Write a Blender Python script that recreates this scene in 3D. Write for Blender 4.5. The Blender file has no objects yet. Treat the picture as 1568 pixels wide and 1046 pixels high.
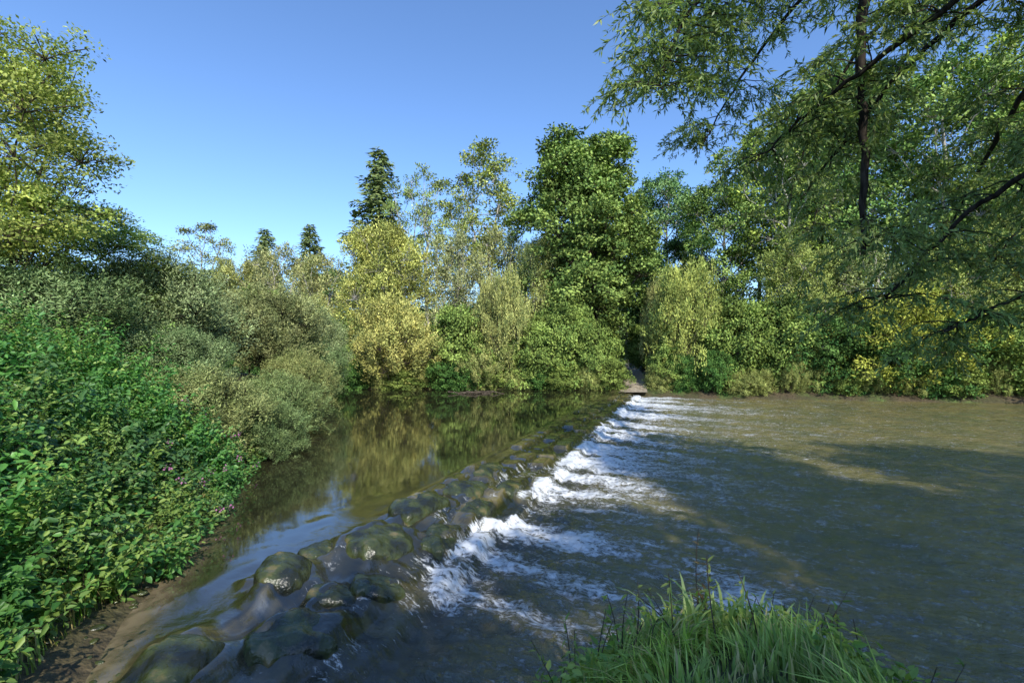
import bpy, math
import numpy as np
from mathutils import Vector
R_=np.random.default_rng
# ------------------------------------------------------------ helpers
def nrm(v):
    return v/np.maximum(np.linalg.norm(v,axis=-1,keepdims=True),1e-9)
def hash2(ix,iy,seed):
    n=(ix.astype(np.int64)*374761393+iy.astype(np.int64)*668265263+seed*1442695041)&0xffffffff
    n=((n^(n>>13))*1274126177)&0xffffffff
    return ((n^(n>>16))&0xffff)/65535.0
def vnoise(x,y,seed=0):
    ix=np.floor(x);iy=np.floor(y);fx=x-ix;fy=y-iy
    fx=fx*fx*(3-2*fx);fy=fy*fy*(3-2*fy)
    a=hash2(ix,iy,seed);b=hash2(ix+1,iy,seed);c=hash2(ix,iy+1,seed);d=hash2(ix+1,iy+1,seed)
    return (a*(1-fx)+b*fx)*(1-fy)+(c*(1-fx)+d*fx)*fy
def fbm(x,y,o=4,seed=0):
    r=0;a=.5
    for i in range(o):
        r=r+a*(vnoise(x,y,seed+i*17)-.5)*2;x=x*2.03+5.2;y=y*2.03+1.3;a*=.5
    return r
def sst(a,b,x):
    t=np.clip((x-a)/(b-a),0,1);return t*t*(3-2*t)

class MB:
    def __init__(s): s.v=[];s.f=[];s.c=[];s.m=[];s.n=0
    def add(s,v,f,c,m):
        v=np.asarray(v,float).reshape(-1,3);f=np.asarray(f).reshape(-1,4)
        s.v.append(v);s.f.append(f+s.n);s.n+=len(v)
        c=np.asarray(c,float)
        if c.ndim==1:c=np.tile(c,(len(v),1))
        s.c.append(c[:,:3]);s.m.append(np.full(len(f),m))
    def tube(s,pts,rad,sides=5,m=0,col=(1,1,1)):
        pts=np.asarray(pts,float);rad=np.asarray(rad,float)
        t=nrm(np.gradient(pts,axis=0))
        ref=np.array([0.31,0.95,0.05]) if abs(t[0][2])>.6 else np.array([0.,0.1,1.])
        a=nrm(np.cross(t,ref));b=np.cross(t,a)
        an=np.arange(sides)*2*math.pi/sides
        ring=pts[:,None,:]+rad[:,None,None]*(np.cos(an)[None,:,None]*a[:,None,:]+np.sin(an)[None,:,None]*b[:,None,:])
        n=len(pts);i=np.arange(n-1)[:,None]*sides;j=np.arange(sides)[None,:];k=(j+1)%sides
        f=np.stack([i+j,i+k,i+sides+k,i+sides+j],-1)
        s.add(ring,f,col,m)
    def leaves(s,pos,ax,nm,L,W,col,m=1,fine=False):
        N=len(pos);ax=nrm(ax);sd=nrm(np.cross(ax,nm));up=np.cross(sd,ax)
        L=np.broadcast_to(L,(N,))[:,None];W=np.broadcast_to(W,(N,))[:,None]
        if not fine:
            v=np.stack([pos,pos+ax*L*.45+sd*W*.5+up*W*.12,pos+ax*L,pos+ax*L*.45-sd*W*.5+up*W*.12],1)
            f=np.arange(N*4).reshape(N,4);c=np.repeat(col,4,0)
        else:
            v=np.stack([pos,pos+ax*L*.3+sd*W*.5+up*W*.16,pos+ax*L*.68+sd*W*.38+up*W*.08-up*L*.05,
                        pos+ax*L-up*L*.16,pos+ax*L*.68-sd*W*.38+up*W*.08-up*L*.05,pos+ax*L*.3-sd*W*.5+up*W*.16],1)
            b=(np.arange(N)*6)[:,None]
            f=np.concatenate([b+np.array([[0,1,2,3]]),b+np.array([[0,3,4,5]])],0);c=np.repeat(col,6,0)
        s.add(v,f,c,m)
    def mesh(s,name,mats,smooth=False):
        v=np.concatenate(s.v);f=np.concatenate(s.f);c=np.concatenate(s.c);m=np.concatenate(s.m)
        me=bpy.data.meshes.new(name)
        me.vertices.add(len(v));me.vertices.foreach_set("co",v.ravel().astype(np.float32))
        me.loops.add(len(f)*4);me.loops.foreach_set("vertex_index",f.ravel().astype(np.int32))
        me.polygons.add(len(f));me.polygons.foreach_set("loop_start",(np.arange(len(f))*4).astype(np.int32))
        me.polygons.foreach_set("material_index",m.astype(np.int32))
        me.update(calc_edges=True)
        at=me.attributes.new("Col",'FLOAT_COLOR','POINT')
        at.data.foreach_set("color",np.concatenate([c,np.ones((len(c),1))],1).ravel().astype(np.float32))
        for x in mats:me.materials.append(x)
        if smooth: me.polygons.foreach_set("use_smooth",np.ones(len(f),bool))
        me.validate();return me
def put(name,me,loc=(0,0,0),rz=0,sc=(1,1,1),tint=(1,1,1)):
    o=bpy.data.objects.new(name,me);bpy.context.scene.collection.objects.link(o)
    o.location=loc;o.rotation_euler=(0,0,rz);o.scale=sc if hasattr(sc,'__len__') else (sc,)*3
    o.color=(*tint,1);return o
def mat(name):
    m=bpy.data.materials.new(name);m.use_nodes=True;nt=m.node_tree;nt.nodes.clear();return m,nt
def N(nt,t,**k):
    n=nt.nodes.new(t)
    for a,b in k.items(): setattr(n,a,b)
    return n
# ------------------------------------------------------------ materials
LB=1.28
def leafmat(name,trans=.3,gloss=0.):
    m,nt=mat(name);l=nt.links.new
    a=N(nt,'ShaderNodeAttribute',attribute_name='Col');oi=N(nt,'ShaderNodeObjectInfo')
    mu0=N(nt,'ShaderNodeMix',data_type='RGBA',blend_type='MULTIPLY');mu0.inputs[0].default_value=1;mu0.inputs[7].default_value=(LB*1.0,LB,LB*.92,1)
    mul=N(nt,'ShaderNodeMix',data_type='RGBA',blend_type='MULTIPLY');mul.inputs[0].default_value=1
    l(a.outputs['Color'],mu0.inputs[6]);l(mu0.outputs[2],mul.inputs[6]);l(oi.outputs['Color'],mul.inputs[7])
    o=N(nt,'ShaderNodeOutputMaterial')
    if gloss:
        p=N(nt,'ShaderNodeBsdfPrincipled');p.inputs['Roughness'].default_value=.42;p.inputs['Specular IOR Level'].default_value=gloss;l(mul.outputs[2],p.inputs['Base Color'])
    else:
        p=N(nt,'ShaderNodeBsdfDiffuse');l(mul.outputs[2],p.inputs['Color'])
    if trans==0: l(p.outputs[0],o.inputs[0]);return m
    t=N(nt,'ShaderNodeBsdfTranslucent')
    y=N(nt,'ShaderNodeMix',data_type='RGBA',blend_type='MULTIPLY');y.inputs[0].default_value=1;y.inputs[7].default_value=(1.3,1.4,.8,1)
    l(mul.outputs[2],y.inputs[6]);l(y.outputs[2],t.inputs['Color'])
    mx=N(nt,'ShaderNodeMixShader');mx.inputs[0].default_value=trans
    l(p.outputs[0],mx.inputs[1]);l(t.outputs[0],mx.inputs[2]);l(mx.outputs[0],o.inputs[0]);return m
def barkmat(name,c1,c2,scale=6):
    m,nt=mat(name);l=nt.links.new
    tc=N(nt,'ShaderNodeTexCoord');mp=N(nt,'ShaderNodeMapping');mp.inputs['Scale'].default_value=(scale,scale,scale*.25)
    n=N(nt,'ShaderNodeTexNoise');n.inputs['Scale'].default_value=3;n.inputs['Detail'].default_value=3
    r=N(nt,'ShaderNodeValToRGB');r.color_ramp.elements[0].position=.35;r.color_ramp.elements[1].position=.65
    r.color_ramp.elements[0].color=(*c1,1);r.color_ramp.elements[1].color=(*c2,1)
    p=N(nt,'ShaderNodeBsdfDiffuse')
    l(tc.outputs['Object'],mp.inputs[0]);l(mp.outputs[0],n.inputs['Vector']);l(n.outputs[0],r.inputs[0]);l(r.outputs[0],p.inputs['Color'])
    o=N(nt,'ShaderNodeOutputMaterial');l(p.outputs[0],o.inputs[0]);return m
LEAF=leafmat('leaf',0);LEAFT=leafmat('leaf_thin',.25);LEAFG=leafmat('leaf_glossy',.3,.4);GRASS=leafmat('grass_blade',.3,.35)
BARK=barkmat('bark_brown',(.06,.045,.03),(.16,.13,.1));BARKP=barkmat('bark_pale',(.32,.29,.24),(.6,.56,.5));BARKD=barkmat('bark_dark',(.02,.017,.014),(.06,.05,.04))
# ------------------------------------------------------------ tree generators
def bez(a,b,c,n):
    t=np.linspace(0,1,n)[:,None];a,b,c=map(np.asarray,(a,b,c));return (1-t)**2*a+2*t*(1-t)*b+t*t*c
def pal(rng,n,p):
    t=rng.random((n,1));return np.array(p[0])*(1-t)+np.array(p[1])*t
def crown_tree(name,seed,H,R,base,lobes,cpl,lpc,cr,LL,LW,p,bark,trunk_r,vert=0.,lobr=(.3,.48),gap=0.,leaf=None,fine=False,forks=1,top=1.0,droop=0.):
    rng=R_(seed);mb=MB();zc=(base+H)/2;hz=(H-base)/2
    trunks=[]
    for k in range(forks):
        off=np.array([rng.normal()*.2*(forks>1),rng.normal()*.2*(forks>1),0])
        tip=np.array([rng.normal()*R*.28,rng.normal()*R*.28,H*.9])if forks==1 else np.array([math.cos(k*2.4)*R*.5,math.sin(k*2.4)*R*.5,H*(.75+.15*rng.random())])
        pts=bez(off+[0,0,-.8],off+[tip[0]*.2,tip[1]*.2,H*.5],tip,12);pts[1:-1]+=rng.normal(size=(10,3))*H*.006
        rad=trunk_r*(1-np.linspace(0,1,12)*.9)/(1 if forks==1 else 1.5);rad[0]*=1.4
        mb.tube(pts,rad,7,0);trunks.append((pts,rad))
    P=[];A=[];C=[];O=[]
    for i in range(lobes):
        f=(i+.5)/lobes
        zz=-.92+1.84*f;th=i*2.399+rng.random()*.8
        rr=math.sqrt(max(0,1-zz*zz))*(.35+.4*rng.random())
        if zz>0: rr*=top
        lc=np.array([math.cos(th)*rr*R,math.sin(th)*rr*R,zc+zz*hz*.78])
        lr=R*rng.uniform(*lobr)*(1.1-.35*max(zz,0))
        tp,tr=trunks[i%forks]
        hs=np.clip(lc[2]-rr*R*.75-1,base*.6,H*.85);k=int(np.argmin(abs(tp[:,2]-hs)))
        k=min(k,9)
        mid=(tp[k]+lc)/2+[0,0,-.06*R];br=bez(tp[k],mid,lc,7);br[1:-1]+=rng.normal(size=(5,3))*R*.02
        mb.tube(br,np.linspace(tr[k]*.5,trunk_r*.1,7),5,0)
        lobecol=rng.normal()*.14
        d=nrm(rng.normal(size=(cpl,3)));d[:,2]=np.where(d[:,2]<-.35,-d[:,2],d[:,2])
        q=rng.uniform(.45,1.15,cpl)[:,None]
        cc=lc+d*q*lr*np.array([1,1,1.+.5*vert])
        keep=rng.random(cpl)>gap
        cc=cc[keep];d=d[keep]
        cc[:,2]=np.maximum(cc[:,2],.3)
        for j in range(0,len(cc),2):
            e=cc[j];mb.tube(bez(lc,(lc+e)/2+[0,0,.1*lr],e,4),[trunk_r*.08+.01,trunk_r*.06,.02,.008],3,0)
        n=len(cc);crs=cr*rng.uniform(.6,1.35,(n,1))
        bc=pal(rng,n,p)*(1+lobecol+rng.normal(size=(n,1))*.16)
        out=nrm(cc-np.array([0,0,zc-hz*.3]))
        ax=nrm(out*.8+np.array([0,0,.8])*(1 if vert>0 else .2)+rng.normal(size=(n,3))*.3)
        g=rng.normal(size=(n,lpc,3));g=g/np.linalg.norm(g,axis=-1,keepdims=True)*(rng.random((n,lpc,1))**.45)
        if vert>0:
            al=(g*ax[:,None,:]).sum(-1,keepdims=True);g=g*.65+ax[:,None,:]*al*(.45+1.1*vert)
        else: g=g*np.array([1,1,.62])
        pp=cc[:,None,:]+g*crs[:,None,:]
        P.append(pp.reshape(-1,3))
        a=rng.normal(size=(n,lpc,3))*.7+g*.6+ax[:,None,:]*(.7 if vert>0 else .1)+np.array([0,0,-droop]);A.append(a.reshape(-1,3))
        nn=out[:,None,:]*.55+g*.6+np.array([0,0,.5])+rng.normal(size=(n,lpc,3))*.5;O.append(nn.reshape(-1,3))
        c=bc[:,None,:]*(1+rng.normal(size=(n,lpc,1))*.22)
        C.append(np.clip(c,.008,1).reshape(-1,3))
    P=np.concatenate(P);A=np.concatenate(A);O=np.concatenate(O);C=np.concatenate(C)
    kp=P[:,2]>.03;P,A,O,C=P[kp],A[kp],O[kp],C[kp]
    mb.leaves(P,A,nrm(O),LL*rng.uniform(.65,1.3,len(P)),LW*rng.uniform(.7,1.25,len(P)),C,1,fine)
    return mb.mesh(name,[bark,leaf or LEAF])
def spruce(name,seed,H,R):
    rng=R_(seed);mb=MB();mb.tube([[0,0,-.5],[0,0,H*.5],[0,0,H]],[.35,.2,.02],7,0)
    P=[];A=[];O=[];C=[]
    L=40
    for i in range(L):
        f=i/(L-1);z=H*(.1+.89*f);r=R*(1-f)**.7*rng.uniform(.6,1.25)+.2
        nb=int(6+7*(1-f));
        for k in range(nb):
            th=rng.random()*6.283;rr=r*rng.uniform(.5,1.15)
            d=np.array([math.cos(th),math.sin(th),0.]);tip=np.array([0,0,z-.22*rr])+d*rr
            mb.tube(bez([0,0,z],d*rr*.5+[0,0,z-.22*rr],tip,4),[.03,.025,.015,.006],3,0)
            n=int(26*rr/R*2)+8;t=rng.random(n)**.7
            pt=np.array([0,0,z])+d*rr*t[:,None]+np.array([0,0,-.25*rr])*np.sin(t*1.5)[:,None]+rng.normal(size=(n,3))*[.14,.14,.2]
            sd=np.array([-d[1],d[0],0.]);s=np.sign(rng.random(n)-.5)[:,None]
            P.append(pt);A.append(d*.6+sd*s*.6+[0,0,-.45]+rng.normal(size=(n,3))*.4);O.append(np.array([0,-.2,.5])+d*.9+rng.normal(size=(n,3))*.5)
            c=pal(rng,n,((.09,.14,.05),(.2,.24,.09)));C.append(c)
    P,A,O,C=map(np.concatenate,(P,A,O,C))
    mb.leaves(P,A,nrm(O),.5*rng.uniform(.6,1.3,len(P)),.19,C,1);return mb.mesh(name,[BARK,LEAF])

G1=((.08,.13,.04),(.23,.285,.085));YG=((.17,.23,.055),(.36,.39,.11));OL=((.17,.205,.08),(.40,.40,.16));GR=((.15,.19,.09),(.34,.36,.18));DG=((.04,.095,.03),(.12,.2,.055))
oak=crown_tree('oak',3,22,6.2,1.2,40,44,48,.7,.27,.17,G1,BARK,.38,lobr=(.26,.4))
ashA=crown_tree('ash_a',5,25,4.8,7,26,16,30,.6,.28,.15,YG,BARKP,.34,gap=.18,lobr=(.22,.38),forks=2)
ashB=crown_tree('ash_b',6,24,4.2,6,20,14,26,.6,.28,.15,YG,BARKP,.32,gap=.22,lobr=(.22,.38),forks=2)
wilA=crown_tree('willow_a',8,14,4.6,.6,32,34,38,.55,.26,.075,OL,BARKP,.2,vert=.2,forks=4,lobr=(.22,.36))
wilB=crown_tree('willow_b',9,13,3.8,.8,24,26,32,.5,.26,.075,GR,BARKP,.26,vert=.3,forks=3,gap=.2,lobr=(.24,.36))
bushA=crown_tree('willow_bush_a',12,5.5,3.8,-.3,26,34,42,.4,.19,.06,OL,BARK,.09,vert=.2,forks=5,lobr=(.24,.38))
bushB=crown_tree('shrub_b',13,6,3.4,-.5,26,28,36,.48,.2,.13,G1,BARK,.09,forks=4,lobr=(.28,.42))
bushC=crown_tree('shrub_c',14,6,3.6,-.5,26,28,36,.46,.2,.12,DG,BARK,.09,forks=4,lobr=(.28,.42))
map_=crown_tree('maple',15,24,5.4,2,32,30,38,.75,.28,.17,((.08,.145,.045),(.22,.29,.1)),BARKP,.3,lobr=(.26,.4),gap=.06)
leftT=crown_tree('left_tree',21,11,3.3,2.2,26,34,60,.42,.11,.055,((.15,.195,.055),(.34,.36,.12)),BARK,.13,gap=.12,lobr=(.24,.4),forks=2,leaf=LEAFT)
leftW=crown_tree('grey_willow',23,6,3.6,.0,32,40,56,.38,.14,.04,((.13,.17,.08),(.31,.34,.18)),BARKD,.08,vert=.25,forks=5,lobr=(.22,.4),gap=.1)
sprA=spruce('spruce',31,26,3.2)
def z0(x,y): return float(ground(np.array([x],float),np.array([y],float))[0])
# ------------------------------------------------------------ terrain
def farY(x): return np.interp(x,[-60,-12,7,12,32,60,200],[38.6,36.8,36.2,35.6,32,29,21])
SHY=[-5,3,4.8,7.3,10.8,15.3,22,30,40];SHX=[-3.2,-3.4,-4.1,-4.9,-6.2,-7.6,-9.3,-11.5,-14]
def landdist(x,y):
    xl=np.interp(y,SHY,SHX)
    left=np.minimum(xl-x,31.5-y)
    far=y-farY(x)
    near=np.interp(x,[-3,-.1,.5,1.1,2.2,2.8,6,10,30],[2.8,3.1,4.1,4.55,4.55,3.8,3.3,3.6,3])-y
    return left,far,near
def ground(x,y):
    l,f,n=landdist(x,y);w=.25*fbm(x*.7,y*.7,3,5)
    def prof(t,h,k): 
        return np.where(t>0,h*(1-np.exp(-np.maximum(t,0)*k/h)),np.maximum(t*.45,-1.3))
    lp=prof(l+w,2.2,.75);lp=np.where(l>0,lp*(1-.55*np.exp(-np.maximum(l,0)/.9)*(1-sst(5,8,y))),lp)
    z=np.maximum(np.maximum(lp,prof(f+w,1.1,.5)),prof(n+w*.4,1.45,.85))
    z=z+.2*np.exp(-((x-1.6)/.8)**2-((y-3.75)/.55)**2)
    r=np.hypot(x,y)
    road=np.exp(-((x-(8.6+.22*(y-35)))/1.5)**2)*(f>-1)
    z=z-road*np.where(z>0,.35*z,0)
    z=z+np.maximum(r-90,0)*.03+fbm(x*.05,y*.05,3,9)*np.clip((r-45)/40,0,1.5)
    return z
def nonuni(a,b,c,s0,g):
    L=[c];
    while L[-1]<b:L.append(L[-1]+s0+g*(L[-1]-c))
    K=[c]
    while K[-1]>a:K.append(K[-1]-s0-g*(c-K[-1]))
    return np.array(sorted(set(K+L)))
def grid_mesh(X,Y,Z):
    n,m=X.shape;v=np.stack([X,Y,Z],-1).reshape(-1,3)
    i=np.arange(n-1)[:,None]*m;j=np.arange(m-1)[None,:]
    f=np.stack([i+j,i+m+j,i+m+j+1,i+j+1],-1).reshape(-1,4);return v,f
xs=nonuni(-900,900,-1,.11,.02);ys=nonuni(-900,1200,5,.11,.02)
X,Y=np.meshgrid(xs,ys,indexing='ij');v,f=grid_mesh(X,Y,ground(X,Y))
m,nt=mat('ground_soil_grass');l=nt.links.new
tc=N(nt,'ShaderNodeTexCoord');n1=N(nt,'ShaderNodeTexNoise');n1.inputs['Scale'].default_value=.6;n1.inputs['Detail'].default_value=8
n2=N(nt,'ShaderNodeTexNoise');n2.inputs['Scale'].default_value=9;n2.inputs['Detail'].default_value=6
r=N(nt,'ShaderNodeValToRGB');e=r.color_ramp.elements;e[0].position=.42;e[0].color=(.1,.078,.045,1);e[1].position=.66;e[1].color=(.1,.15,.04,1)
x=e.new(.56);x.color=(.075,.075,.03,1)
mm=N(nt,'ShaderNodeMix',data_type='RGBA',blend_type='MULTIPLY');mm.inputs[0].default_value=.7
p=N(nt,'ShaderNodeBsdfPrincipled');p.inputs['Roughness'].default_value=.7;b=N(nt,'ShaderNodeBump');b.inputs['Distance'].default_value=.08
l(tc.outputs['Object'],n1.inputs['Vector']);l(tc.outputs['Object'],n2.inputs['Vector']);l(n1.outputs[0],r.inputs[0]);l(r.outputs[0],mm.inputs[6])
r2=N(nt,'ShaderNodeValToRGB');r2.color_ramp.elements[0].position=.3;r2.color_ramp.elements[0].color=(.3,.3,.3,1);r2.color_ramp.elements[1].position=.7;r2.color_ramp.elements[1].color=(1.5,1.4,1.2,1)
l(n2.outputs[0],r2.inputs[0]);l(r2.outputs[0],mm.inputs[7]);l(mm.outputs[2],p.inputs['Base Color']);l(n2.outputs[0],b.inputs['Height']);l(b.outputs[0],p.inputs['Normal'])
o=N(nt,'ShaderNodeOutputMaterial');l(p.outputs[0],o.inputs[0])
mb=MB();mb.add(v,f,(1,1,1),0);put('ground',mb.mesh('ground',[m],True))
# gravel track
t=np.linspace(0,1,60);yy=34.8+t*40;cx=8.6+.22*(yy-35)
ww=np.linspace(-1.2,1.2,9);X=cx[:,None]+ww[None,:]+0*yy[:,None];Y=yy[:,None]+0*ww[None,:]
v,f=grid_mesh(X,Y,np.maximum(ground(X,Y)+.05,-.06))
m,nt=mat('gravel');l=nt.links.new
tc=N(nt,'ShaderNodeTexCoord');n1=N(nt,'ShaderNodeTexNoise');n1.inputs['Scale'].default_value=5;n1.inputs['Detail'].default_value=8
r=N(nt,'ShaderNodeValToRGB');r.color_ramp.elements[0].position=.35;r.color_ramp.elements[0].color=(.2,.16,.11,1);r.color_ramp.elements[1].position=.65;r.color_ramp.elements[1].color=(.42,.36,.27,1)
p=N(nt,'ShaderNodeBsdfPrincipled');p.inputs['Roughness'].default_value=.9
l(tc.outputs['Object'],n1.inputs['Vector']);l(n1.outputs[0],r.inputs[0]);l(r.outputs[0],p.inputs['Base Color']);o=N(nt,'ShaderNodeOutputMaterial');l(p.outputs[0],o.inputs[0])
mb=MB();mb.add(v,f,(1,1,1),0);put('gravel_track',mb.mesh('gravel_track',[m],True))
# ------------------------------------------------------------ water with weir
U=np.array([.341,.940]);U=U/np.linalg.norm(U);Nn=np.array([U[1],-U[0]]);P0=np.array([-2.6,6.4])
S=nonuni(-9,70,0,.045,.005);D=nonuni(-75,80,1.0,.033,.013)
Sg,Dg=np.meshgrid(S,D,indexing='ij')
X=P0[0]+Sg*U[0]+Dg*Nn[0];Y=P0[1]+Sg*U[1]+Dg*Nn[1]
# s, d, half-length, half-width, height, rotation
BIG=[(1.15,.25,.62,.46,.26,.3),(-.2,-.25,.42,.34,.2,-.5),(-.9,.6,.45,.36,.17,.6),(2.9,-.05,.7,.36,.17,.15),(-1.9,.1,.55,.36,.15,-.3),(4.4,.2,.6,.36,.14,.2),(2.0,.8,.5,.28,.15,-.2),(-3.2,.4,.6,.45,.14,.4),(6.0,.0,.7,.3,.11,.1),(.35,.8,.36,.26,.12,.8),(3.6,.75,.5,.26,.12,.1),(5.3,.8,.5,.23,.1,0.),(.55,-.35,.3,.22,.1,.4),(-.1,.45,.3,.22,.12,1.)]
def stonebump(s,d):
    z=np.zeros_like(s);ws=s+.26*fbm(s*2.3,d*2.3,3,71);wd=d+.22*fbm(s*2.3,d*2.3,3,72)
    for a,b,ra,rb,h,th in BIG:
        m=(abs(s-a)<1.9)&(abs(d-b)<1.9)
        if not m.any():continue
        x_=ws[m]-a;y_=wd[m]-b;c,n_=math.cos(th),math.sin(th);xx=x_*c+y_*n_;yy_=-x_*n_+y_*c
        q=(abs(xx/ra)**2.6+abs(yy_/rb)**2.6)**(1/2.6)
        z[m]=np.maximum(z[m],h*.85*sst(1.6,.7,q)*(1-.3*np.clip(yy_/rb,-1,1)))
    return z
rows=[(-.55,-.08),(-.08,.42),(.42,.95),(.95,1.4)]
def blocks(s,d):
    dd=d+.13*fbm(s*.8,s*0+1.,3,3)+.05*fbm(s*3,d*3,2,4)
    g=np.zeros_like(s);tone=np.zeros_like(s)+.5
    for k,(a,b) in enumerate(rows):
        r=R_(200+k);e=[-9.]
        while e[-1]<70:e.append(e[-1]+r.uniform(.45,1.25))
        e=np.array(e);ss=s+.08*fbm(s*3,d*3,2,6+k);i=np.clip(np.searchsorted(e,ss)-1,0,len(e)-2)
        m=(dd>=a)&(dd<b)
        ds=np.minimum(ss-e[i],e[i+1]-ss);dl=np.minimum(dd-a,b-dd);q=np.minimum(ds,dl)
        tn=r.random(len(e));hh=r.random(len(e))
        g=np.where(m,sst(.10,.0,q),g);tone=np.where(m,tn[i],tone)
        g=np.where(m&(hh[i]<.18),.8,g)
    return g,tone
def wbase(s,d):
    dd=d+.13*fbm(s*.8,s*0+1.,3,3)
    z=np.zeros_like(s)
    for dk,h in ((-.08,.1),(.42,.13),(.95,.12),(1.38,.10)):
        z=z-h*sst(dk-.05,dk+.12,dd)
    return z
G,TN=blocks(Sg,Dg)
env=sst(-.8,-.4,Dg)*(1-sst(1.3,1.5,Dg))*sst(-1,3,Sg)
Z=wbase(Sg,Dg)+stonebump(Sg,Dg)*np.exp(-np.maximum(Dg-1,0)**2*6)
Z+=env*((1-G)*(.03+.10*TN)-.02+.025*fbm(Sg*3,Dg*3,3,66))
rough=sst(.9,1.6,Dg)*np.exp(-np.maximum(Dg-1.6,0)/7.)
fn=vnoise(Sg*1.5+.3*Dg+.4*fbm(Sg,Dg*.5,2,5),Dg*.1,4)*.65+.35*vnoise(Sg*3.1,Dg*.35,14)
fing=sst(.38,.62,fn)
Z+=rough*(.09*fbm(Sg*2.2,Dg*1.4,4,21)+.09*fbm(Sg*6,Dg*3.5,3,22)+.05*fing)
Z+=sst(1,2.5,Dg)*(.04*fbm(Sg*1.1,Dg*.8,4,31)+.045*fbm(Sg*3.2,Dg*1.8,3,32))+.0006*fbm(Sg*2,Dg*2,3,33)
near=np.exp(-np.maximum(Sg-1.8,0)**2/3.)
Z+=near*sst(-2.0,-.2,Dg)*(1-sst(1.5,3.5,Dg))*.07*fbm(Sg*.9,Dg*1.3,3,41)
Fm=sst(1.0,1.35,Dg+.3*fbm(Sg*1.3,Dg*.6,3,55))*(np.exp(-np.maximum(Dg-1.4,0)/1.0)*(.42+.38*fing)+fing*np.exp(-np.maximum(Dg-1.5,0)/(2.8+.07*Sg))*.6)
Fm*=.2+.8*sst(.0,1.5,Sg)
Fm+=env*G*.36*sst(.4,.7,vnoise(Sg*1.7,Dg,61))*sst(-.1,.4,Dg)
Fm+=.45*np.exp(-(((Dg-1.08)/.13)**2))*sst(.25,.6,vnoise(Sg*2,Dg,62))*sst(0,2,Sg)
Fm*=1+.25*sst(14,26,Sg)
for a,b,ra,rb,h,th in BIG:
    Fm+=.36*np.exp(-((Sg-a)/(ra*.8))**2-((Dg-b-rb*1.35)/.12)**2)*(1 if b>0 else .4)
Fm+=.34*sst(1.5,3,Dg)*np.exp(-np.maximum(Dg-3,0)/14)
dist=np.hypot((X-3.2)/.55,(Y-6.6)/.8);Fm+=.8*np.exp(-dist**2)  # foam patch off the grass tuft, painting in a sunlit glint on the water
l_,f_,n_=landdist(X,Y);shallow=np.clip(1+np.maximum(np.maximum(l_,n_),f_)/.7,0,1)*(1-.6*sst(8,12,Y))
weir=sst(-.8,-.3,Dg+.3*fbm(Sg,Dg,3,88))*(1-sst(1.2,1.6,Dg))*(.55+.45*sst(.3,.6,vnoise(Sg*.7,Dg*.8,91)))*(.35+.65*sst(-1,4,Sg))
chop=.007+.993*sst(.6,2.5,Dg)+.12*near*sst(-1.6,-.3,Dg)
v,f=grid_mesh(X,Y,Z)
mb=MB();mb.add(v,f[:,::-1],np.stack([np.clip(Fm,0,1),weir,np.clip(chop,0,1)],-1).reshape(-1,3),0)
m,nt=mat('river_water');l=nt.links.new
wm=mb.mesh('river_water',[m],True)
a2=wm.attributes.new('SD','FLOAT_VECTOR','POINT');a2.data.foreach_set('vector',np.stack([Sg,Dg,shallow],-1).ravel().astype(np.float32))
a3=wm.attributes.new('BT','FLOAT','POINT');a3.data.foreach_set('value',(np.clip(TN,0,1)*(1-.9*G*sst(-1,3,Sg))).ravel().astype(np.float32))
put('river_water',wm)
at=N(nt,'ShaderNodeAttribute',attribute_name='Col');sp=N(nt,'ShaderNodeSeparateColor');l(at.outputs['Color'],sp.inputs[0])
bt=N(nt,'ShaderNodeAttribute',attribute_name='BT')
sd=N(nt,'ShaderNodeAttribute',attribute_name='SD');sx=N(nt,'ShaderNodeSeparateXYZ');l(sd.outputs['Vector'],sx.inputs[0])
cb=N(nt,'ShaderNodeCombineXYZ');l(sx.outputs[0],cb.inputs[0]);l(sx.outputs[1],cb.inputs[1])
def noise(scale,msc,det=6,dist=0.,rgh=.55):
    mp=N(nt,'ShaderNodeMapping');mp.inputs['Scale'].default_value=msc;l(cb.outputs[0],mp.inputs[0])
    n=N(nt,'ShaderNodeTexNoise');n.inputs['Scale'].default_value=scale;n.inputs['Detail'].default_value=det;n.inputs['Distortion'].default_value=dist;n.inputs['Roughness'].default_value=rgh
    l(mp.outputs[0],n.inputs['Vector']);return n.outputs[0]
def M(op,a,b=None,c=None):
    n=N(nt,'ShaderNodeMath',operation=op)
    for i,x in enumerate((a,b,c)):
        if x is None:continue
        if isinstance(x,(int,float)):n.inputs[i].default_value=x
        else:l(x,n.inputs[i])
    return n.outputs[0]
def mixc(fac,a,b):
    n=N(nt,'ShaderNodeMix',data_type='RGBA')
    if isinstance(fac,(int,float)):n.inputs[0].default_value=fac
    else:l(fac,n.inputs[0])
    for k,x in ((6,a),(7,b)):
        if isinstance(x,tuple):n.inputs[k].default_value=(*x,1)
        else:l(x,n.inputs[k])
    return n.outputs[2]
def mr(x,a,b,c=0,d=1,sm=True):
    n=N(nt,'ShaderNodeMapRange');n.interpolation_type='SMOOTHSTEP' if sm else 'LINEAR'
    l(x,n.inputs[0]);n.inputs[1].default_value=a;n.inputs[2].default_value=b;n.inputs[3].default_value=c;n.inputs[4].default_value=d;return n.outputs[0]
f1=noise(2.6,(1.7,.6,1),8,.8,.65);f2=noise(14,(1.2,.7,1),6,.6,.75)
fv=M('ADD',M('MULTIPLY',sp.outputs[0],.8),M('ADD',M('MULTIPLY',M('SUBTRACT',f1,.5),1.7),M('MULTIPLY',M('SUBTRACT',f2,.5),2.2)))
foam=M('MULTIPLY',mr(fv,.28,.82),mr(sp.outputs[0],.02,.12))
big=noise(.5,(1,1,1),4);st=noise(3.5,(1,1.6,1),7,.4,.65)
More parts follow.
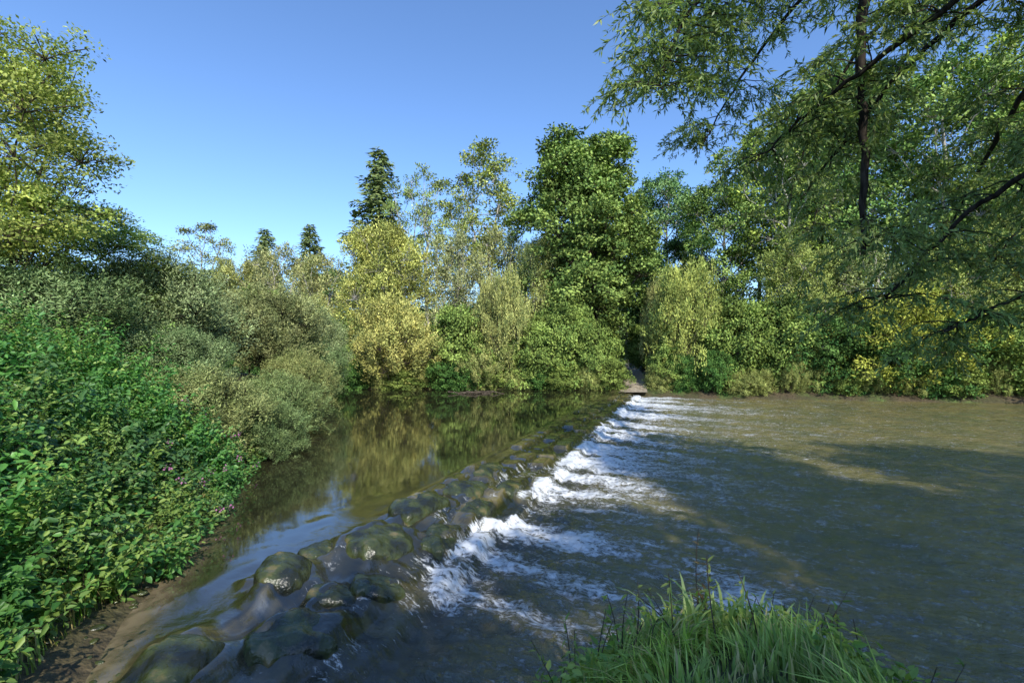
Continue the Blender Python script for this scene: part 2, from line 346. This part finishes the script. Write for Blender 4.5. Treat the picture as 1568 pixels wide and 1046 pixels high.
water=mixc(mr(big,.35,.65),(.018,.019,.010),(.032,.03,.015))
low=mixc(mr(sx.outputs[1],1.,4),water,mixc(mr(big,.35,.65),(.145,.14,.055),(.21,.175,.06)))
shal=mixc(mr(sx.outputs[2],.1,1),low,mixc(mr(st,.4,.6),(.13,.105,.065),(.24,.19,.12)))
stone=mixc(M('MULTIPLY',mr(st,.3,.7,.25,1),bt.outputs['Fac']),(.016,.019,.009),(.27,.22,.085))
c1=mixc(M('MULTIPLY',sp.outputs[1],.95),shal,stone)
c2=mixc(foam,c1,(.82,.84,.84))
p=N(nt,'ShaderNodeBsdfPrincipled');l(c2,p.inputs['Base Color'])
l(mr(sx.outputs[1],-.6,1.2,2.3,1.75),p.inputs['IOR'])
l(mr(foam,0,1,.01,.6,False),p.inputs['Roughness'])
b1=noise(2.6,(1.1,.7,1),8,.3,.62);b2=noise(12,(1,.45,1),4,.2,.6)
h=M('ADD',M('MULTIPLY',b1,.2),M('ADD',M('MULTIPLY',b2,.04),M('MULTIPLY',foam,.03)))
bp=N(nt,'ShaderNodeBump');bp.inputs['Distance'].default_value=1.;l(sp.outputs[2],bp.inputs['Strength']);l(h,bp.inputs['Height']);l(bp.outputs[0],p.inputs['Normal'])
o=N(nt,'ShaderNodeOutputMaterial');l(p.outputs[0],o.inputs[0])
# weir boulders, breaking the skin of water
mb=MB();nu,nv=48,20
for a,b,ra,rb,hh,th in BIG:
    u=np.linspace(0,2*math.pi,nu);w=np.linspace(0.0,math.pi/2+.15,nv);Ug,Wg=np.meshgrid(u,w,indexing='ij')
    cu,su=np.cos(Ug),np.sin(Ug);irr=.95*(1+.34*fbm(cu*1.6+a*3,su*1.6+b*3,3,9));rad=np.sin(np.minimum(Wg,math.pi/2))**.85*irr+np.maximum(Wg-math.pi/2,0)*.3
    px_=np.sign(cu)*abs(cu)**.7*rad*ra;py_=np.sign(su)*abs(su)**.7*rad*rb
    c,n_=math.cos(th),math.sin(th);s=a-.05+px_*c-py_*n_;d=b-.03+px_*n_+py_*c
    x=P0[0]+s*U[0]+d*Nn[0];y=P0[1]+s*U[1]+d*Nn[1]
    zs=wbase(np.array([[a]]),np.array([[b]]))[0,0]+hh
    z=zs+.075-hh*1.5*(1-np.maximum(np.cos(Wg),0)**.42)-np.maximum(Wg-math.pi/2,0)*.6+.085*fbm(s*2.6,d*2.6,4,int(abs(a)*10)+50)+.02*fbm(s*9,d*9,3,7)-.2*(d-b)
    vv,ff=grid_mesh(x,y,z);mb.add(vv,ff,(1,1,1),0)
m,nt=mat('wet_mossy_stone');l=nt.links.new
tc=N(nt,'ShaderNodeTexCoord');n1=N(nt,'ShaderNodeTexNoise');n1.inputs['Scale'].default_value=3.5;n1.inputs['Detail'].default_value=9
r=N(nt,'ShaderNodeValToRGB');e=r.color_ramp.elements;e[0].position=.38;e[0].color=(.02,.023,.014,1);e[1].position=.74;e[1].color=(.22,.17,.07,1);x=e.new(.58);x.color=(.06,.075,.022,1)
p=N(nt,'ShaderNodeBsdfPrincipled');p.inputs['Roughness'].default_value=.25;p.inputs['Specular IOR Level'].default_value=.7;b=N(nt,'ShaderNodeBump');b.inputs['Distance'].default_value=.05;b.inputs['Strength'].default_value=.7
n3=N(nt,'ShaderNodeTexNoise');n3.inputs['Scale'].default_value=12;n3.inputs['Detail'].default_value=7;l(tc.outputs['Object'],n3.inputs['Vector'])
l(tc.outputs['Object'],n1.inputs['Vector']);l(n1.outputs[0],r.inputs[0]);l(r.outputs[0],p.inputs['Base Color']);l(n3.outputs[0],b.inputs['Height']);l(b.outputs[0],p.inputs['Normal'])
o=N(nt,'ShaderNodeOutputMaterial');l(p.outputs[0],o.inputs[0])
put('weir_stones',mb.mesh('weir_stones',[m],True))
# ------------------------------------------------------------ place trees
def T(name,me,H0,R0,x,y,ztop,width,rz=0,tint=(1,1,1),zb=None):
    zb=z0(x,y)-.1 if zb is None else zb
    sz=(ztop-zb)/H0;sr=width/2/R0
    return put(name,me,(x,y,zb),rz,(sr,sr,sz),tint)
# far bank, main specimens
T('oak_tree',oak,22,6.2,6.5,43,23.6,14.2,.4,(1.05,1.1,1))
T('ash_tree',ashA,25,4.8,-2.8,52,26.8,11.5,1)
T('ash_tree',ashB,24,4.2,-9.3,55,25.6,8,2.,(.9,.95,1.1))
T('ash_tree',ashB,24,4.2,-12.8,58,26,6.5,4.,(.8,.9,1.1))
T('ash_tree',ashB,24,4.2,-5.4,47,19,5.5,5.,(.9,.9,1.))
T('spruce_tree',sprA,26,3.2,-16.6,60,28,11.5)
T('willow_tree',wilA,14,4.6,-11.2,42,14.8,10.2,0,(1.18,1.16,.85))
T('willow_tree',wilB,13,3.8,-5.6,44,14.4,7.6,1,(1.15,1.1,1.05))
T('willow_tree',wilB,13,3.8,-1.0,45,15.4,7.2,3,(1.15,1.1,.95))
T('willow_tree',wilA,14,4.6,2.0,41,13.2,6.2,2.2,(.95,1.,.9))
T('maple_tree',map_,24,5.4,16,51,23.5,9.5,0,(.95,1.1,1.25))
T('maple_tree',map_,24,5.4,10.2,62,22,9,2,(.85,1.,1.2))
T('maple_tree',map_,24,5.4,13.0,54.5,17.5,8,2,(.9,1.05,1.1),1.2)
T('willow_bush',bushA,5.5,3.8,-9.0,37.4,6.6,9.,.5,(1.22,1.12,.92),-.2)
T('willow_bush',bushA,5.5,3.8,13.4,37.3,9.4,7.2,2.5,(1.,1.08,.75),-.2)
T('willow_bush',bushA,5.5,3.8,27.,34.3,7.0,11,1.5,(1.1,1.12,.55),0)
T('willow_bush',bushA,5.5,3.8,12.9,41,9.,4.8,1.1,(1.0,1.0,1.))
for i,(x,y,zt,w,b) in enumerate([(-4.0,37.6,6.5,6,1),(-1.0,37.5,8.6,6,0),(1.5,37.2,5.2,5.5,1),(3.6,37.6,6.6,5.6,1),(6.1,37.6,5.4,5.0,1),(-2.5,37,3.4,5,0),(12.0,36.6,3.6,4,1),(16.6,36.6,6.8,6.4,1),
    (19.5,36,7,7,1),(22.5,35,5.8,7,2),(25.5,34,5,6,2),(30,33.8,5.6,7,2),(34,33.2,6,8,1),(38,32.5,6.5,8,2),(-13.5,38.2,5.5,5.6,1),(43,32,7,8,2),(-17,39.5,7,7,0),(-21,40,8,7,1),(4.6,40,9,5,1),(12.8,47,5.5,5,1),(8.0,44.5,6,4.5,1),(17.5,64,6,9,1),(12,72,7,12,1),(18,74,7,12,0)]):
    T('shrub',(bushA if b==0 else [bushB,bushB,bushC][b]),(5.5 if b==0 else 6),(3.8 if b==0 else (3.4 if b<2 else 3.6)),x,y,zt,w,i*1.3,[(1,1,.9),(1.1,1.15,1.),(.95,1,1)][b],-.3 if y<42 else None)
# low bank-edge shrubs hanging over the waterline
rg=R_(31);k=0
for x in np.arange(-24,48,1.75):
    x=float(x+rg.normal()*.3)
    if 7.4<x<10.6: continue
    y=float(farY(x))+rg.uniform(.1,.7);b=rg.integers(0,3)
    T('bank_shrub',[bushA,bushB,bushC][b],[5.5,6,6][b],[3.8,3.4,3.6][b],x,y,rg.uniform(1.5,3.2),rg.uniform(2.8,4.2),k*2.1,[(.9,.95,.8),(1.05,1.05,.9),(1.,1.1,1)][b],-.45);k+=1
# right-hand tall wood
for i,(x,y,zt,w,k) in enumerate([(19,44,20,9,0),(23.5,41,26,10,1),(29,42,30,12,2),(35,39,29,12,0),(41,40,31,13,1),(26,50,28,12,1),(33,52,31,13,2),(47,38,30,13,2),(22,37.6,12,8,3),(33,36,13,9,3),(38.5,35.5,15,9,3),(28,38.5,13,8,4),(44,35,14,9,4)]):
    me,h,rr=[(map_,24,5.4),(ashA,25,4.8),(map_,24,5.4),(wilA,14,4.6),(wilB,13,3.8)][k]
    T(['maple_tree','ash_tree','maple_tree','willow_tree','willow_tree'][k],me,h,rr,x,y,zt,w,i*1.7,[(1.15,1.15,.95),(.95,1.05,.85),(1.05,1.15,1.),(.9,1.0,.75),(1.05,1.1,.9)][k])
# left distance
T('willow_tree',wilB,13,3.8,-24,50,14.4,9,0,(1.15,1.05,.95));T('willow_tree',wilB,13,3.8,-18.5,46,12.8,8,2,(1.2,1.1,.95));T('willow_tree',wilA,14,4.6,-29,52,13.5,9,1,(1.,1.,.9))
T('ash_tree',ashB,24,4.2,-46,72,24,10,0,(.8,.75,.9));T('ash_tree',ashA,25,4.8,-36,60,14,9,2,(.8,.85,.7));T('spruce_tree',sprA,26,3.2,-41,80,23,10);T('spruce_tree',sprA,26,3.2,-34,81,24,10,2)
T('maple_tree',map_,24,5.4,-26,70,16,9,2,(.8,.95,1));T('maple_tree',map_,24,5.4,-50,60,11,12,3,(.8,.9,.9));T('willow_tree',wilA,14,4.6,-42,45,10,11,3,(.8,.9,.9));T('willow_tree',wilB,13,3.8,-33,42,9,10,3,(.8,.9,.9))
rg=R_(90)
mb_par=bpy.data.objects.new('distant_woodland',None);bpy.context.scene.collection.objects.link(mb_par)
for i in range(24):
    a=-1.05+i*.085
    dd=rg.uniform(95,130);x=math.sin(a)*dd;y=math.cos(a)*dd*.95+8
    me,h,rr=[(map_,24,5.4),(oak,22,6.2),(ashA,25,4.8)][i%3]
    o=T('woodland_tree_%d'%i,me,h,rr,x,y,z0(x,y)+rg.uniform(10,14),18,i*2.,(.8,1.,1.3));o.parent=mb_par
# left bank
T('alder_tree',leftT,11,3.3,-13.2,12.2,11.9,6.6,.4,(1.1,1.12,1))
T('alder_tree',leftT,11,3.3,-14.5,16,8.2,7.5,2.4,(.8,.95,1))
W_=(leftW,6,3.6)
T('grey_willow_bush',*W_,-12.9,17.5,6.2,7.0,.3,(.92,1,.95));T('grey_willow_bush',*W_,-13.2,25.5,6.2,7.4,2.,(1.05,1.,.85));T('grey_willow_bush',*W_,-12.5,12,5.2,6.4,4.,(.75,.9,.75))
T('grey_willow_bush',*W_,-8.3,12.3,2.4,4.6,1.,(.95,.95,.75),-.2);T('grey_willow_bush',*W_,-16,21,6.4,7,1.,(.8,.9,.9));T('grey_willow_bush',*W_,-12.4,29.3,5.6,6.,5.,(.9,.95,.9))
T('grey_willow_bush',*W_,-8.4,17.0,2.1,4.4,3.,(.85,.95,.75),-.4);T('grey_willow_bush',*W_,-10.1,22.5,2.8,4.6,3.,(1.05,1.,.75),-.4);T('grey_willow_bush',*W_,-11.6,27.5,3.6,5,4.,(.8,.95,.8),-.4)
T('grey_willow_bush',*W_,-6.9,13.6,1.5,2.6,2.,(.7,.85,.7),-.3);T('grey_willow_bush',*W_,-10.4,14.6,3.7,4.4,5.,(.85,1,.9))
# trees behind the camera that throw the foreground into shade
for i,(x,y,zt,w,me,h,rr) in enumerate([(2.6,-6.5,10.5,6,map_,24,5.4),(8,-9,16,8,map_,24,5.4),(14,-9,22,9,oak,22,6.2),(22,-8,22,10,map_,24,5.4),(30,-8,22,10,oak,22,6.2),(39,-8,23,11,map_,24,5.4)]):
    T('maple_tree' if me is map_ else 'oak_tree',me,h,rr,x,y,zt,w,i)
# ------------------------------------------------------------ near willow on the right
def near_willow():
    rng=R_(404);mb=MB();P=[];A=[];O=[];C=[]
    def spl(pts,n):
        pts=np.array(pts,float);t=np.linspace(0,len(pts)-1,n);i=np.clip(t.astype(int),0,len(pts)-2);f=(t-i)[:,None]
        p0=pts[np.maximum(i-1,0)];p1=pts[i];p2=pts[i+1];p3=pts[np.minimum(i+2,len(pts)-1)]
        return .5*((2*p1)+(-p0+p2)*f+(2*p0-5*p1+4*p2-p3)*f**2+(-p0+3*p1-3*p2+p3)*f**3)
    mb.tube(spl([(9.6,2.6,.3),(9.5,2.8,4),(9.3,3.2,8),(9.4,3.6,13)],16),np.linspace(.34,.12,16),9,0)
    limbs=[([(9.4,3.2,7.5),(8.8,5.0,10.5),(7.0,6.9,11),(6.0,8,9.2),(5.86,8,6.2),(5.9,8.1,4.6)],.16,.04,.5),
     ([(9.3,3.3,9),(7,5.6,10.8),(5,7.4,10.4),(3.5,8.2,9.4),(2.75,8.4,8.2),(2.6,8.4,7.5)],.1,.01,1),
     ([(9.4,3.3,10),(7,5,12),(5,7,12),(4,9,10.9),(3.3,9.6,9.3),(3.2,9.7,8.3)],.1,.012,1),
     ([(9.3,3.3,6.5),(7.2,6,8.2),(5.4,8,7.3),(4.3,8.5,6.3)],.08,.01,.8),
     ([(9.4,3.2,5.2),(9.0,6,6.4),(7.9,8,5.5),(6.8,8.5,4.1),(6.2,8.6,3.7)],.075,.01,.55),
     ([(9.5,3.1,4),(8.8,6,4.9),(7.8,7.5,3.8),(6.9,7.8,3.25)],.07,.01,.5),
     ([(9.2,3.4,10),(8.5,7,12.5),(7.5,10,12),(6,12,10.2),(5,12.5,8.4)],.1,.012,1),
     ([(9.3,3.3,8),(9.6,6.5,9.3),(9.8,9,8),(9.6,10,6.5),(9.2,10.3,5)],.09,.012,1),
     ([(9.3,3.3,11),(8.5,6,13.5),(7.2,8.5,13.2),(5.4,10.2,11.5),(4.2,10.8,9.4)],.1,.012,1),
     ([(9.4,3.3,6),(9.8,6.,7.5),(10.6,9,6.5),(10.4,10.5,4.8)],.08,.012,1),
     ([(9.4,3.3,9),(10.5,8,12),(10.,12,12),(8.6,13.5,9.6),(8.0,14,7)],.1,.012,1),
     ([(9.3,3.3,7.5),(8.2,5.5,8.8),(7.0,7.4,8.2),(6.0,8.6,6.8),(5.4,9,5.8)],.08,.01,.6),
     ([(9.4,3.3,10),(11,8,13),(12,13,12.5),(11,16,10),(10.5,17,7)],.1,.012,1)]
    for L,r0,r1,dens in limbs:
        n=40;pp=spl(L,n);pp[2:-1]+=rng.normal(size=(n-3,3))*.018;rr=np.linspace(r0,r1,n);mb.tube(pp,rr,6,0)
        seg=np.linalg.norm(np.diff(pp,axis=0),axis=1).sum()
        for k in range(int(seg/.2*dens)):
            t=rng.uniform(.25,1);i=int(t*(n-1));b=pp[i];th=rng.random()*6.283
            d=np.array([math.cos(th),math.sin(th)*.8,rng.uniform(-.3,.5)]);d/=np.linalg.norm(d)
            ln=rng.uniform(.6,1.8)*(1-.35*t)
            e=b+d*ln+[0,0,-.28*ln];q=bez(b,b+d*ln*.6+[0,0,.1],e,8);q[1:]+=rng.normal(size=(7,3))*.02
            mb.tube(q,np.linspace(.015,.005,8),3,0)
            hue=rng.normal()*.15
            for w in range(int(5+ln*4)):
                j=rng.integers(2,8);s=q[j];th=rng.random()*6.283;tl=rng.uniform(.3,.75)
                dd=np.array([math.cos(th),math.sin(th),rng.uniform(-.9,.1)])*.7+d*.4
                e2=s+dd*tl+[0,0,-.3*tl];tw=bez(s,s+dd*tl*.6,e2,5);mb.tube(tw,[.004,.004,.003,.003,.002],3,0)
                nl=int(tl*28)+5;tt=rng.random(nl)[:,None]
                pos=(1-tt)**2*s+2*tt*(1-tt)*(s+dd*tl*.6)+tt**2*e2
                P.append(pos);A.append(nrm(dd)[None]*.8+rng.normal(size=(nl,3))*.65+[0,0,-.35]);O.append(rng.normal(size=(nl,3))*.6+[0,0,.8])
                C.append(pal(rng,nl,((.09,.15,.045),(.24,.3,.1)))*(1+hue+rng.normal(size=(nl,1))*.18))
    P,A,O,C=map(np.concatenate,(P,A,O,C));print('near willow leaves',len(P))
    mb.leaves(P,A,nrm(O),.14*rng.uniform(.6,1.25,len(P)),.033,np.clip(C,.01,1),1)
    return mb.mesh('near_willow',[BARKD,LEAFG])
put('overhanging_willow_tree',near_willow())
# ------------------------------------------------------------ nettles/balsam on left bank
def bank_plants():
    rng=R_(55);mb=MB();n=2600
    y=rng.uniform(2.8,13.5,n);t=rng.random(n)**1.25*6.0-.12
    kk=t>.5*sst(6.6,4.8,y)-.12;y=y[kk];t=t[kk];n=len(y)
    xl=np.interp(y,SHY,SHX);x=xl-t
    patch=vnoise(x*.9,y*.9,12)
    z=ground(x,y);hgt=np.clip(.6+.5*t,.45,1.9)*rng.uniform(.6,1.2,n)*(1-.25*sst(9,13,y))*(.6+.72*patch)
    lean=np.stack([np.exp(-t*.8)*.65+rng.normal(size=n)*.18,rng.normal(size=n)*.18-.08,np.zeros(n)],-1)
    P=[];A=[];O=[];C=[];FP=[];LS=[]
    for i in range(n):
        b=np.array([x[i],y[i],z[i]-.03]);h=hgt[i];e=b+lean[i]*h+[0,0,h*.96]
        m_=b+[0,0,h*.6]
        if i%2==0: mb.tube(bez(b,m_,e,5),[.006,.005,.005,.004,.002],3,0,)
        k=int(h/.062)+2;tt=np.linspace(.22 if t[i]>.6 else .05,1,k);s=(1-tt)[:,None]**2*b+2*(tt*(1-tt))[:,None]*m_+(tt**2)[:,None]*e
        ang=np.arange(k)*math.pi/2+rng.random()*6.28
        kind=vnoise(x[i:i+1]*1.4,y[i:i+1]*1.4,40)[0]+rng.normal()*.12
        pc=((.05,.155,.042),(.12,.27,.06)) if kind<.55 else (((.12,.21,.05),(.24,.34,.085)) if kind<.8 else ((.05,.13,.045),(.11,.21,.07)))
        for sg in (0,math.pi):
            dd=np.stack([np.cos(ang+sg),np.sin(ang+sg),rng.uniform(-.6,.2,k)],-1)+rng.normal(size=(k,3))*.3
            P.append(s+nrm(dd)*.02+rng.normal(size=(k,3))*.02);A.append(dd);O.append(np.array([0,0,1])+rng.normal(size=(k,3))*.4+lean[i]*.8)
            c=pal(rng,k,pc)*(1+.6*(patch[i]-.5))
            yel=rng.random(k)<.003;c[yel]=[.3,.28,.06]
            C.append(c);LS.append(np.full(k,(1. if kind<.55 else (.8 if kind<.8 else 1.35))*rng.uniform(.8,1.2))*(1.15-.5*tt**3))
        if rng.random()<(.05 if y[i]>6.5 else .004) and t[i]<1.2: FP.append(e)
    P,A,O,C,LS=map(np.concatenate,(P,A,O,C,LS));print('bank leaves',len(P))
    mb.leaves(P,A,nrm(O),.115*LS*rng.uniform(.6,1.25,len(P)),.056*LS*rng.uniform(.7,1.2,len(P)),np.clip(C,.01,1),1,True)
    for e in FP:
        k=9;pp=e+rng.normal(size=(k,3))*.035+[0,0,.04]
        mb.leaves(pp,rng.normal(size=(k,3)),rng.normal(size=(k,3)),.04,.03,np.tile([.42,.17,.36],(k,1)),1,True)
    return mb.mesh('bank_plants',[BARKD,LEAFG])
put('nettle_and_balsam_thicket',bank_plants())
# a few small stones on the muddy margin
mb=MB();rg=R_(61)
for i in range(70):
    y=rg.uniform(3.4,8.);x=float(np.interp(y,SHY,SHX))-rg.normal()*.3-.05;r0=rg.uniform(.015,.05)*(1 if i%9 else 1.9)
    z=max(z0(x,y),-.03)
    u=np.linspace(0,2*math.pi,11);w=np.linspace(0,math.pi,7);Ug,Wg=np.meshgrid(u,w,indexing='ij');ph=rg.random()*9
    k=1+.25*np.sin(2*Ug+ph)*np.sin(Wg)
    vv,ff=grid_mesh(x+r0*k*np.cos(Ug)*np.sin(Wg)*rg.uniform(.8,1.4),y+r0*k*np.sin(Ug)*np.sin(Wg),z+r0*.4*np.cos(Wg));mb.add(vv,ff,(1,1,1),0)
put('shore_pebbles',mb.mesh('shore_pebbles',[bpy.data.materials['wet_mossy_stone']],True))
# ------------------------------------------------------------ grass
def grass(name,n,region,lmin,lmax,w,seed,pl):
    rng=R_(seed);x,y=region(rng,n);z=ground(x,y);k=z>-.35;x,y,z=x[k],y[k],z[k];n=len(x)
    cl=vnoise(x*3,y*3,4)
    L=rng.uniform(lmin,lmax,n)*(.35+1.1*cl);th=rng.random(n)*1.6+6.283*vnoise(x*1.6,y*1.6,19)
    d=np.stack([np.cos(th),np.sin(th),np.zeros(n)],-1);d=nrm(d);bend=rng.uniform(.2,1.15,n)
    sd=np.stack([-d[:,1],d[:,0],0*th],-1);b=np.stack([x,y,z-.02],-1);V=[]
    w=w*(.5+rng.random(n)**2*1.8)[:,None]
    for q,wq in ((0,1),(.33,.9),(.66,.6),(1,.06)):
        c=b+np.array([0,0,1.])*(L*(q-bend*.55*q*q))[:,None]+d*(L*bend*q*q*.8)[:,None]
        V+= [c-sd*(w*wq/2),c+sd*(w*wq/2)]
    V=np.stack(V,1);bs=(np.arange(n)*8)[:,None];F=np.concatenate([bs+np.array([[0,1,3,2]]),bs+np.array([[2,3,5,4]]),bs+np.array([[4,5,7,6]])],0)
    c=pal(rng,n,pl)*(1+rng.normal(size=(n,1))*.2)*(.45+1.05*vnoise(x*2,y*2,6))[:,None];dry=rng.random(n)<.16;c[dry]=[.5,.42,.2]
    mb=MB();mb.add(V,F,np.repeat(np.clip(c,.01,1),8,0),0);return put(name,mb.mesh(name,[GRASS]))
def reg_near(rng,n):
    x=rng.uniform(-.5,3.3,n);y=rng.uniform(2.4,4.7,n);k=(vnoise(x*2.5,y*2.5,9)>.3);return x[k],y[k]
grass('grass_tuft',9500,reg_near,.1,.42,.014,3,((.13,.22,.04),(.38,.46,.12)))
def reg_left(rng,n):
    y=rng.uniform(3,12,n);return np.interp(y,SHY,SHX)-rng.uniform(-.1,.8,n)-.4*sst(7,5,y),y
grass('bank_grass',5000,reg_left,.2,.5,.01,4,((.1,.19,.03),(.24,.3,.07)))
def weeds():
    rng=R_(8);mb=MB()
    for i in range(64):
        x=rng.uniform(0.2,3.2);y=rng.uniform(3.4,4.5);z=z0(x,y);h=rng.uniform(.3,.7)
        if i==0:x,y,z,h=1.62,4.1,z0(1.62,4.1),1.0
        e=np.array([x+rng.normal()*.14,y,z+h]);b=np.array([x,y,z]);q=bez(b,(b+e)/2+rng.normal(size=3)*.04,e,7);mb.tube(q,np.linspace(.006,.003,7),4,0)
        k=int(h*26);t=rng.uniform(.25,1,k);pos=b+(e-b)*t[:,None]
        c=pal(rng,k,((.12,.22,.04),(.34,.36,.1)));
        if i==0:c=pal(rng,k,((.2,.1,.04),(.28,.2,.09)))
        mb.leaves(pos,rng.normal(size=(k,3))+[0,0,.3],rng.normal(size=(k,3))*.3+[0,0,1],.13*rng.uniform(.3,1.1,k)*(1-.4*t),.022,c,1,True)
    for i in range(520):
        x=rng.uniform(-.1,3.0);y=rng.uniform(3.2,4.6)
        if vnoise(np.array([x*2.2]),np.array([y*2.2]),77)[0]<.4: continue
        z=z0(x,y);h=rng.uniform(.12,.36);k=16;pos=np.array([x,y,z])+rng.normal(size=(k,3))*[.06,.06,0]+np.array([0,0,1.])*rng.uniform(.2,1,(k,1))*h
        mb.leaves(pos,rng.normal(size=(k,3))*[1,1,.4],rng.normal(size=(k,3))*.4+[0,0,1],.085*rng.uniform(.6,1.3,k),.042,pal(rng,k,((.12,.23,.045),(.36,.42,.1))),1,True)
    for i in range(90):
        x=1.6+rng.normal()*.28;y=4.05+rng.normal()*.12;z=z0(x,y);L=rng.uniform(.35,.6);th=rng.random()*6.28;d=np.array([math.cos(th),math.sin(th),0.])*rng.uniform(.2,.9)
        q=bez([x,y,z],[x,y,z+L*.8],np.array([x,y,z+L*.8])+d*L*.7,6);s=nrm(np.cross(d,[0,0,1.]))*.014*np.array([1,1,1,.9,.6,.1])[:,None]
        V=np.stack([q-s,q+s],1).reshape(-1,3);F=np.array([[2*j,2*j+1,2*j+3,2*j+2] for j in range(5)]);mb.add(V,F,pal(rng,1,((.2,.3,.08),(.42,.5,.2)))[0],1)
    return mb.mesh('weeds',[BARK,LEAFG])
put('riverside_weeds',weeds())
# driftwood caught in the pool
mb=MB();rg=R_(12)
for i in range(22):
    c=np.array([-2.4+rg.normal()*.6,33.2+rg.normal()*.25,.02+rg.random()*.1]);a=rg.normal()*.5;d=np.array([math.cos(a),math.sin(a),rg.normal()*.12])*rg.uniform(.3,.8)
    mb.tube(bez(c-d,c+rg.normal(size=3)*.08,c+d,6),np.linspace(.04,.012,6),5,0)
put('driftwood_pile',mb.mesh('driftwood',[BARK]))
# ------------------------------------------------------------ light, sky, camera
EL,AZ=math.radians(38),math.radians(160)
sv=Vector((math.sin(AZ)*math.cos(EL),math.cos(AZ)*math.cos(EL),math.sin(EL)))
sun=bpy.data.lights.new('sun','SUN');sun.energy=5;sun.angle=math.radians(.5);sun.color=(1,.94,.83)
so=bpy.data.objects.new('sun',sun);bpy.context.scene.collection.objects.link(so);so.rotation_euler=(-sv).to_track_quat('-Z','Y').to_euler()
w=bpy.data.worlds.new('World');bpy.context.scene.world=w;w.use_nodes=True;nt=w.node_tree;nt.nodes.clear()
sk=nt.nodes.new('ShaderNodeTexSky');sk.sky_type='NISHITA';sk.sun_disc=False;sk.sun_elevation=EL;sk.sun_rotation=AZ;sk.air_density=1.;sk.dust_density=.4;sk.ozone_density=2.
tn=nt.nodes.new('ShaderNodeMix');tn.data_type='RGBA';tn.blend_type='MULTIPLY';tn.inputs[0].default_value=1;tn.inputs[7].default_value=(1.12,1.38,1.72,1)
bg=nt.nodes.new('ShaderNodeBackground');bg.inputs[1].default_value=.15;ou=nt.nodes.new('ShaderNodeOutputWorld')
nt.links.new(sk.outputs[0],tn.inputs[6]);nt.links.new(tn.outputs[2],bg.inputs[0]);nt.links.new(bg.outputs[0],ou.inputs[0])
cam=bpy.data.cameras.new('camera');cam.lens=17.;cam.sensor_width=36;cam.clip_end=4000;cam.clip_start=.05
co=bpy.data.objects.new('camera',cam);bpy.context.scene.collection.objects.link(co);co.location=(0,0,3);co.rotation_euler=(math.radians(90.97),0,0)
bpy.context.scene.camera=co
vs=bpy.context.scene.view_settings;vs.view_transform='Standard';vs.look='None';vs.exposure=0;vs.gamma=1
